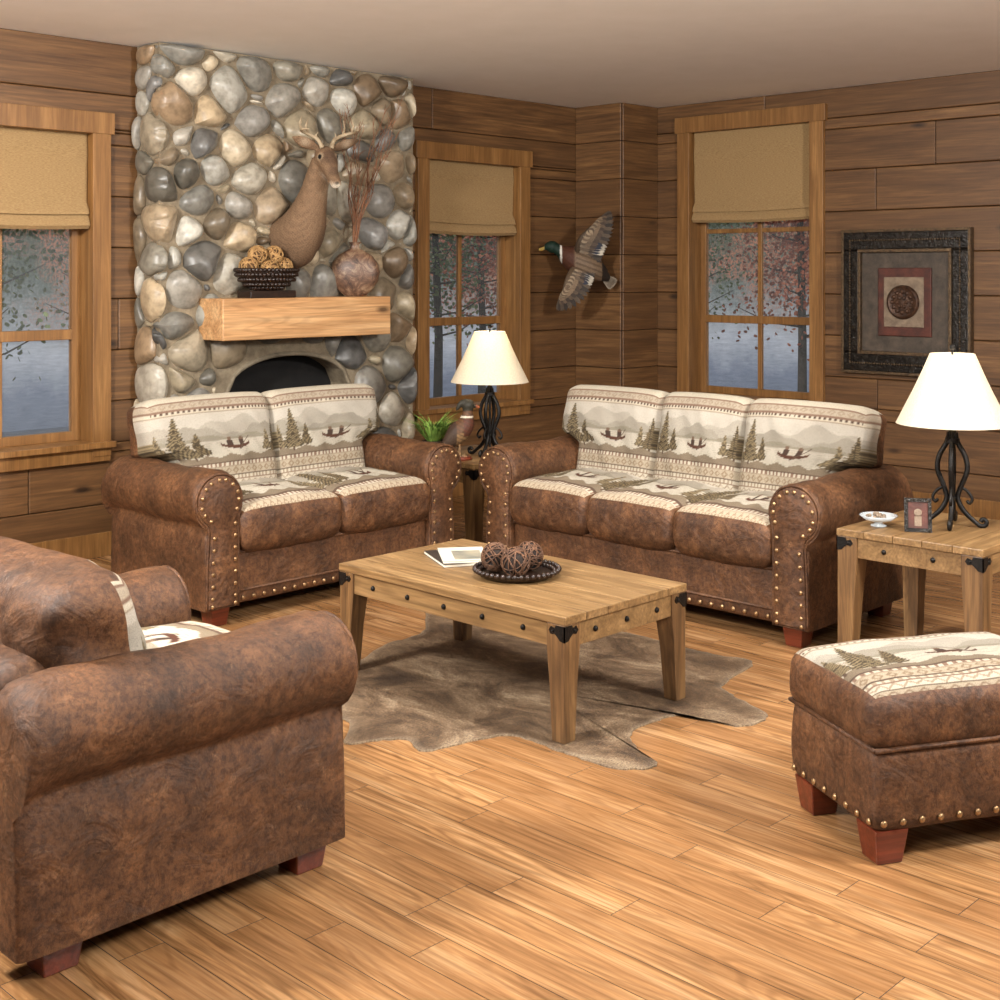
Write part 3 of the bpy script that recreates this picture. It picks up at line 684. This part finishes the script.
def deercol(co):
    rn = np.sin(co[:,0]*310+co[:,2]*140)*np.sin(co[:,2]*220-co[:,1]*170)
    c = np.tile(np.array([126,100,76.]), (len(co),1))*(1+.08*rn[:,None])
    c = blend(c, (90,70,52), np.clip((co[:,0]+.0)/.10, 0, 1)*.75); c = blend(c, (100,76,56), np.clip(-(co[:,2]-.0)/.2,0,1)*.6)
    c = blend(c, (236,228,214), sph(co, hc-up*.105+fd*.0, .075, .03)); c = blend(c, (176,154,126), sph(co, hc-up*.21-Vector((0,.02,0)), .085, .08)*.75)
    c = blend(c, (222,212,194), sph(co, hc+fd*.235-up*.045, .040, .02)*.9); c = blend(c, (22,16,14), sph(co, hc+fd*.280-up*.014, .030, .008))
    c = blend(c, (80,60,46), sph(co, hc+fd*.07+up*.07, .06, .03)*.7); c = blend(c, (84,64,50), sph(co, hc+fd*.17+up*.03, .04, .03)*.6)
    for s in (-1,1):
        c = blend(c, (166,146,120), sph(co, hc+sd*s*.054+up*.034+fd*.035, .026, .014)*.7); c = blend(c, (10,8,7), sph(co, hc+sd*s*.064+up*.036+fd*.040, .0165, .004))
        c = blend(c, (200,180,154), sph(co, hc+sd*s*.14+up*.085-fd*.02, .040, .03)*.6)
    return c
remesh(body, .0062, 4, deercol)
for s in (-1,1):
    b = MB(); a0 = hc+sd*s*.030+up*.062-fd*.02
    main = [a0, a0+Vector((0,0,.04))+sd*s*.025-fd*.02, a0+Vector((0,0,.065))+sd*s*.085-fd*.03, a0+Vector((0,0,.10))+sd*s*.135+fd*.0, a0+Vector((0,0,.14))+sd*s*.15+fd*.06, a0+Vector((0,0,.17))+sd*s*.115+fd*.11]
    pp = cr([tuple(p)+(r,) for p, r in zip(main, (.015,.013,.012,.010,.008,.003))], 4); b.tube([p[:3] for p in pp], [p[3] for p in pp], 8)
    for k, l in ((1,.05), (2,.10), (3,.09), (4,.055)):
        q = main[k]; b.tube([q, q+Vector((0,0,l*.5))+sd*s*.012, q+Vector((0,0,l))+fd*.01], [.009,.007,.002], 7)
    b.build('antler', M['antler'], t, smooth=180)

# framed art
t = thing('framed_medallion', 'square dark carved frame around a bronze medallion on the right wall', 'picture', (XR,4.375,.95))
def sq(b, y, h0, h1, d0, d1, cz=.51):
    for a0, a1, c0, c1 in ((-h1,h1,h0,h1), (-h1,h1,-h1,-h0), (-h1,-h0,-h0,h0), (h0,h1,-h0,h0)): b.box(-d1, -d0, a0, a1, cz+c0*1.06, cz+c1*1.06)
b = MB(); sq(b, 0, .345, .475, .0, .05); b.build('frame', M['frame'], t, bevel=.015, seg=3)
b = MB(); sq(b, 0, .33, .352, .0, .062); sq(b, 0, .466, .485, 0, .058)
for k in range(44):
    for s in (-1,1): b.ball((-.06, -.41+.82*k/43, .51+s*.438), .008, 6, 4); b.ball((-.06, s*.412, .51-.43+.86*k/43), .008, 6, 4)
b.build('rim', M['rim'], t, bevel=.003)
b = MB(); b.box(-.028, 0, -.345, .345, .145, .875); b.build('mat', M['mat_board'], t)
b = MB(); b.box(-.045, -.028, -.20, .20, .27, .75); b.build('inner_panel', M['rust'], t, bevel=.006)
b = MB(); b.box(-.055, -.045, -.15, .15, .335, .685); b.build('backing', M['tan'], t, bevel=.004)
b = MB()
b.rings([[(-x, r*math.cos(a), .51+r*math.sin(a)) for a in [2*math.pi*k/32 for k in range(32)]] for r, x in ((.12,.055), (.12,.068), (.105,.078), (.095,.072), (.05,.075), (.01,.08))])
for k in range(12): a = 2*math.pi*k/12; b.ball((-.074, .072*math.cos(a), .51+.072*math.sin(a)), .016, 8, 6)
for k in range(6): a = 2*math.pi*k/6; b.ball((-.078, .034*math.cos(a), .51+.034*math.sin(a)), .014, 8, 6)
b.build('medallion', M['medal'], t, smooth=60)

# flying mallard
Oc = Vector((7.88,6.74,1.75)); ra = Vector((RT[0],RT[1],0)); rb = Vector((-FW[0],-FW[1],0)); rz_ = Vector((0,0,1))
L3 = lambda a, z, f=0: ra*a+rz_*z+rb*f
t = thing('mounted_mallard', 'mounted flying mallard duck with spread wings on the corner wall', 'duck', Oc)
b = MB()
def LB(pts): return [tuple(L3(a, z, f))+(r,) for a, z, f, r in pts]
b.limb(LB([(.20,-.14,0,.018), (.15,-.10,0,.060), (.06,-.05,.02,.106), (-.04,.005,.03,.114), (-.12,.05,.03,.088), (-.18,.085,.03,.050), (-.215,.105,.03,.042), (-.25,.12,.03,.050), (-.285,.12,.035,.037), (-.305,.113,.04,.020)]), 16, 5)
b.tube([L3(-.295,.115,.04), L3(-.335,.103,.045), L3(-.358,.097,.05)], [.017,.016,.011], 10, 0, .5)
o = b.build('body', M['feather'], t)
def duckcol(co):
    a = co@np.array(ra); c = np.tile(np.array([118,98,78.]), (len(co),1)); w = np.clip((-.07-a)/.02, 0, 1); c = blend(c, (78,46,32), w)
    c = blend(c, (220,216,206), ((a < -.174) & (a > -.190)).astype(float)); c = blend(c, (20,42,32), (a <= -.190).astype(float)); c = blend(c, (150,126,62), (a < -.312).astype(float))
    c = blend(c, (76,58,42), np.clip(np.sin(co[:,2]*160+a*60)*.7,0,1)*((a > -.07) & (a < .14)))
    return blend(c, (40,32,27), (a > .14).astype(float))
remesh(o, .006, 3, duckcol)
def wing(pl, tr, back, seed, lift):
    b = MB(); rnd = random.Random(seed); pts = cr([tuple(p) for p in pl], 6); N = len(pts)-1; cols = []
    def add(f, col):
        n0 = len(b.v); f(); k = rnd.uniform(.75,1.0); cols.extend([[c*k for c in col]]*(len(b.v)-n0))
    add(lambda: b.tube(pts, [.034-.024*k/N for k in range(N+1)], 8), (94,76,58))
    nrm = rb
    for k in range(N+1):
        s = k/N; p = Vector(pts[k]); out = (Vector(pl[-1])-Vector(pl[-2])).normalized(); w = max(0, (s-.35)/.65)**1.2; d = (back*(1-w)+out*w*1.0+rb*lift*(1-s)).normalized()
        L = tr*(.85+.35*math.sin(math.pi*min(1, s*.8+.15))); spec = .2 < s < .42
        add(lambda: b.leaf(p-nrm*.004*k/12, d, d.cross(nrm), L, .040, 0, .0015), (196,186,168) if spec else ((52,41,32) if k % 2 else (88,72,56)))
        if spec: add(lambda: b.leaf(p+nrm*.002, d, d.cross(nrm), L*.84, .040, 0, .0015), (40,44,60))
        add(lambda: b.leaf(p+nrm*.008, d, d.cross(nrm), L*.66, .042, 0, .0015), (96,76,58) if k % 2 else (72,56,42))
        add(lambda: b.leaf(p+nrm*.014, d, d.cross(nrm), L*.44, .044, 0, .0015), (126,104,80))
        add(lambda: b.leaf(p+nrm*.019, d, d.cross(nrm), L*.25, .044, 0, .0015), (150,130,104) if k % 2 else (104,84,64))
    w = b.build('wing', M['feather'], t); setcol(w.data, cols)
wing([L3(-.05,.05,.07), L3(-.04,.16,.14), L3(.02,.24,.16), L3(.09,.30,.13)], .18, L3(.92,-.30), 1, .15)
wing([L3(-.07,-.04,.08), L3(-.12,-.11,.15), L3(-.15,-.18,.17), L3(-.17,-.24,.16)], .16, L3(.98,-.25), 2, .15)
b = MB()
for k in range(7): b.leaf(L3(.15,-.11,.0), L3(.80+.1*(k-3)*.9, -.60+.1*(k-3)*.9), L3(.6,.7), .12, .038, 0, .0015)
w = b.build('tail', M['feather'], t); paint(w.data, lambda co: np.tile(np.array([132,118,100.]), (len(co),1)))

# ---------------------------------------------------------------- rug
px = [(425,612),(452,618),(490,622),(560,628),(620,632),(672,645),(712,655),(752,662),(738,675),(722,688),(740,700),(767,716),(745,727),(712,722),(680,716),(655,722),(630,735),(640,752),(657,766),(620,770),(575,757),(540,745),(510,736),(470,742),(425,752),(405,740),(372,742),(345,744),(350,725),(336,715),(342,695),(338,672),(362,660),(385,645),(405,640),(425,630)]
pts = [G(*p) for p in px]; pts = cr(pts+[pts[0]], 6)[:-1]; rnd = random.Random(9)
pts = [(x+rnd.uniform(-.006,.006), y+rnd.uniform(-.006,.006)) for x, y in pts]
cx, cy = sum(p[0] for p in pts)/len(pts), sum(p[1] for p in pts)/len(pts)
b = MB(); rg = [[(x,y,.0005) for x, y in pts]]
wts = [255]*len(pts)
for sc, wt in ((1.0,200), (.985,150), (.95,50), (.90,0), (.6,0), (.02,0)):
    rg.append([(cx+(x-cx)*sc, cy+(y-cy)*sc, .0065 if sc < 1 else .005) for x, y in pts]); wts += [wt]*len(pts)
b.rings(rg); o = b.build('cowhide_rug', M['cowhide'], smooth=60); setcol(o.data, [[w_*.75]*3 for w_ in wts])
tag(o, 'brindled brown cowhide spread on the floor under the coffee table', 'rug')

# ---------------------------------------------------------------- coffee table items
TZ = .452
t = thing('magazine', 'grey covered magazine, topmost of the two on the coffee table', 'magazine', (3.86,3.97,TZ+.013), R(52))
b = MB(); b.box(-.13,.13,-.095,.095,0,.009); b.build('pages', M['pages'], t); b = MB(); b.box(-.132,.132,-.097,.097,.009,.0105); b.build('cover', M['paper'], t)
b = MB(); b.box(-.11,.06,-.075,.045,.0105,.0112); b.build('cover_picture', M['paper2'], t)
t = thing('magazine', 'dark covered magazine, bottom of the two on the coffee table', 'magazine', (3.85,3.99,TZ), R(64))
b = MB(); b.box(-.145,.145,-.105,.105,.0015,.0115); b.build('pages', M['pages'], t); b = MB(); b.box(-.147,.147,-.107,.107,0,.0015); b.box(-.147,.147,-.107,.107,.0115,.013); b.build('cover', M['darkcover'], t)
t = thing('beaded_tray', 'round dark beaded tray holding twig balls on the coffee table', 'tray', (3.80,3.60,TZ))
b = MB(); b.lathe([(.10,0), (.15,.006), (.168,.022), (.172,.03), (.163,.028), (.14,.012), (.02,.009)], n=40)
for j, r in enumerate((.168,.15)):
    for i in range(44): b.ball((r*math.cos(2*math.pi*(i+j*.5)/44), r*math.sin(2*math.pi*(i+j*.5)/44), .029-j*.010), .0105, 7, 5)
b.build('plate', M['darkbead'], t, smooth=60)
for i, (dx, dy, lb) in enumerate([(-.045,.075,'brown twig ball in the tray, nearest the magazines'), (-.055,-.045,'brown twig ball in the tray, nearest the table front corner'), (.065,-.005,'brown twig ball in the tray, farthest from the camera')]):
    o = bpy.data.objects.new('twig_ball', TD[i]); C.objects.link(o); o.location = (3.80+dx, 3.60+dy, TZ+.070); o.rotation_euler = (i,i,0)
    tag(o, lb, 'decorative ball', 'brown twig balls on the tray')
# right end table items
t = thing('glass_dish', 'shallow clear glass dish on the right end table', 'dish', (5.13,2.74,.58))
b = MB(); pr = [(.03,0), (.035,.006), (.015,.014), (.02,.02), (.055,.028), (.08,.048), (.076,.05), (.05,.034), (.01,.026)]; b.lathe(pr, n=28); b.build('bowl', M['dish'], t, smooth=180)
b = MB(); rnd = random.Random(2)
for k in range(14): b.ball((rnd.uniform(-.045,.045), rnd.uniform(-.045,.045), .04+rnd.random()*.008), .009, 7, 5)
b.build('sweets', M['tan'], t, smooth=180)
t = thing('small_photo_frame', 'small red and black standing frame beside the right lamp', 'photo frame', (5.13,2.56,.58), R(-58))
mt = Matrix.Rotation(R(-12),4,'X')
b = MB()
for q in ((-.055,.055,0,.016), (-.055,.055,.124,.14), (-.055,-.04,.016,.124), (.04,.055,.016,.124)): b.box(q[0],q[1],-.006,.006,q[2],q[3],0,mt)
b.build('frame', M['frame'], t); b = MB(); b.box(-.04,.04,-.001,.004,.016,.124,0,mt); b.build('picture', M['rust'], t)
b = MB(); b.ball((0,-.004,.08), .016, 10, 8, (1,.2,1)); b.box(-.014,.014,-.004,.0,.025,.065); b.v = [tuple(mt@Vector(v)) for v in b.v]; b.build('figure_motif', M['tan'], t)
b = MB(); b.box(-.015,.015,.006,.045,0,.006); b.box(-.015,.015,.04,.045,0,.07); b.build('easel_back', M['frame'], t)
# corner table items
t = thing('duck_figurine', 'painted wood duck figurine standing on the corner end table', 'figurine', (5.285,5.47,.58), R(-35))
b = MB(); b.limb([(-.10,0,.075,.012), (-.065,0,.10,.038), (-.01,0,.15,.062), (.035,0,.20,.056), (.05,0,.25,.036), (.052,0,.285,.030), (.058,0,.315,.036), (.083,0,.315,.024)], 16, 5)
b.limb([(.05,0,.340,.016), (.01,0,.322,.018), (-.015,0,.285,.006)], 10, 4); b.tube([(.09,0,.312), (.125,0,.300)], [.014,.007], 8, 0, .6)
for s in (-1,1): b.tube([(.0,s*.02,.10), (.005,s*.022,.015)], .007, 8); b.tube([(0,s*.022,.016), (.045,s*.026,.014)], [.01,.014], 8, 0, .4)
o = b.build('body', M['feather'], t)
def wd(co):
    c = np.tile(np.array([92,62,40.]), (len(co),1)); z = co[:,2]; x = co[:,0]; c = blend(c, (140,110,74), ((z < .16) & (x < .05)).astype(float)*.8); c = blend(c, (52,38,30), (x < -.02).astype(float)*.85)
    c = blend(c, (84,46,32), ((x > .02) & (z < .24) & (z > .14)).astype(float)); c = blend(c, (60,44,32), np.clip(np.sin(z*260+x*120),0,1)*.6); c = blend(c, (190,180,160), ((z > .244) & (z < .256)).astype(float)); c = blend(c, (46,42,32), (z >= .285).astype(float)); return blend(c, (130,70,42), (x > .10).astype(float))
remesh(o, .005, 2, wd)
b = MB(); b.lathe([(.075,0), (.08,.008), (.07,.02), (.02,.022)], n=20, sy=.7); b.build('base', M['foot'], t)
t = thing('potted_grass', 'small potted green grassy plant behind the loveseat arm', 'plant', (5.34,5.74,.58))
b = MB(); b.lathe([(.045,0), (.065,.05), (.07,.085), (.062,.085), (.055,.07)], n=20); b.build('pot', M['pot'], t, smooth=50)
b = MB(); rnd = random.Random(4)
for k in range(130):
    a = rnd.uniform(0, 6.28); L = rnd.uniform(.14,.24); o_ = rnd.uniform(.3,1.0); P = [Vector((.03*math.cos(a), .03*math.sin(a), .07))]
    d = Vector((math.cos(a)*o_, math.sin(a)*o_, 1)).normalized()
    m_ = P[0]+d*L*.6; e = m_+Vector((math.cos(a)*o_*.7, math.sin(a)*o_*.7, .15)).normalized()*L*.5; sdv = Vector((-math.sin(a), math.cos(a), 0))*.005
    b.add([P[0]-sdv, P[0]+sdv, m_+sdv, m_-sdv, e], [(0,1,2,3), (3,2,4)])
b.build('foliage', M['green'], t, recalc=False)

# ---------------------------------------------------------------- outdoors
b = MB(); b.box(0, 17.5, 7.3, 15, -.3, -.02); b.box(8.85, 17.5, 0, 7.3, -.3, -.02); struct(b.build('ground', M['ground']))
b = MB(); b.rings([[(x,y,z) for x, y in ((0,13.5), (11,13.5), (14.5,12.6), (16,10), (16.5,7), (17,0))] for z in (-.3, 7)], cap=False, close=False)
struct(b.build('backdrop', M['backdrop'], smooth=60))
def tree(loc, leaf, label, seed, n=1200, h=3.6, rad=.9, z0=.30):
    rnd = random.Random(seed); t = thing('tree', label, 'tree', loc, 0, 'trees outside the windows'); b = MB(); f = MB()
    b.tube([(0,0,0), (.04,.02,h*.3), (-.03,0,h*.6), (.02,.02,h)], [.05,.04,.03,.01], 8)
    for k in range(24):
        z = h*(z0+(.97-z0)*k/24); a = k*2.4; L = rad*(1-.4*k/24); p = Vector((0,0,z)); e = p+Vector((math.cos(a)*L*.8, math.sin(a)*L*.8, .25*L)); m = (p+e)/2+Vector((0,0,-.05)); b.tube([p,m,e], [.012,.008,.003], 5)
        for j in range(int(n/24*(.25+.75*min(1,k/7)))):
            c = p+(e-p)*rnd.uniform(.1,1.0)+Vector((rnd.gauss(0,.13), rnd.gauss(0,.13), rnd.gauss(0,.13))); f.leaf(c, (rnd.uniform(-1,1), rnd.uniform(-1,1), rnd.uniform(-1,.3)), (rnd.uniform(-1,1), rnd.uniform(-1,1), 1), .04, .027)
    b.build('trunk', M['bark'], t, smooth=180); f.build('foliage', M[leaf], t, recalc=False)
tree((3.9,8.9,-.02), 'leaf_dark', 'dark leafed tree outside the window at left edge', 1, 3600, rad=.7)
tree((6.4,11.2,-.02), 'leaf_gold', 'gold leafed tree outside the window at left edge', 2, 3200, rad=.9)
tree((8.6,9.2,-.02), 'leaf_dark', 'dark leafed tree outside the window right of the fireplace', 3, 3600, rad=.75)
tree((10.6,10.6,-.02), 'leaf_red', 'red leafed tree outside the window right of the fireplace', 4, 6000, rad=.9)
tree((10.8,6.55,-.02), 'leaf_red', 'red leafed tree outside the tall window on the right wall', 5, 5500, rad=.8)
tree((12.2,9.0,-.02), 'leaf_dark', 'dark leafed tree outside the tall window on the right wall', 6, 4000, rad=.9)
sd_ = bpy.data.lights.new('sky_light', 'AREA'); sd_.shape = 'RECTANGLE'; sd_.size = 7; sd_.size_y = 4; sd_.energy = 190; sd_.color = (.9,.94,1)
so = bpy.data.objects.new('sky_light', sd_); C.objects.link(so); so.location = (10.5,10.5,6.5)

# ---------------------------------------------------------------- light + camera
def area(loc, tgt, size, e, col=(1,.965,.92)):
    ld = bpy.data.lights.new('studio_light', 'AREA'); ld.shape = 'SQUARE'; ld.size = size; ld.energy = e; ld.color = col
    o = bpy.data.objects.new('studio_light', ld); C.objects.link(o); o.location = loc
    o.rotation_euler = (Vector(tgt)-Vector(loc)).to_track_quat('-Z','Y').to_euler()
area((.2,4.2,2.8), (5.0,4.6,.6), .5, 320)
area((4.2,-.4,2.75), (5.0,5.2,.9), .6, 250)
area((3.9,3.2,2.95), (3.9,3.4,0), .6, 75)
area((1.0,1.0,1.95), (5.6,5.2,3.1), .8, 70)  # added uplight, unseen: brightens the ceiling and lifts the ambient
w = bpy.data.worlds.new('world'); bpy.context.scene.world = w; w.use_nodes = True
w.node_tree.nodes['Background'].inputs[0].default_value = (1,.96,.92,1); w.node_tree.nodes['Background'].inputs[1].default_value = .18
cd = bpy.data.cameras.new('camera'); cam = bpy.data.objects.new('camera', cd); C.objects.link(cam)
cam.location = (0,0,HC); cam.rotation_euler = (R(90), 0, -math.atan2(FW[0], FW[1])); cd.lens = 36*F/1000; cd.sensor_width = 36; cd.shift_y = -.225
cd.clip_start = .05; cd.clip_end = 100
bpy.context.scene.camera = cam
bpy.context.scene.view_settings.view_transform = 'Standard'
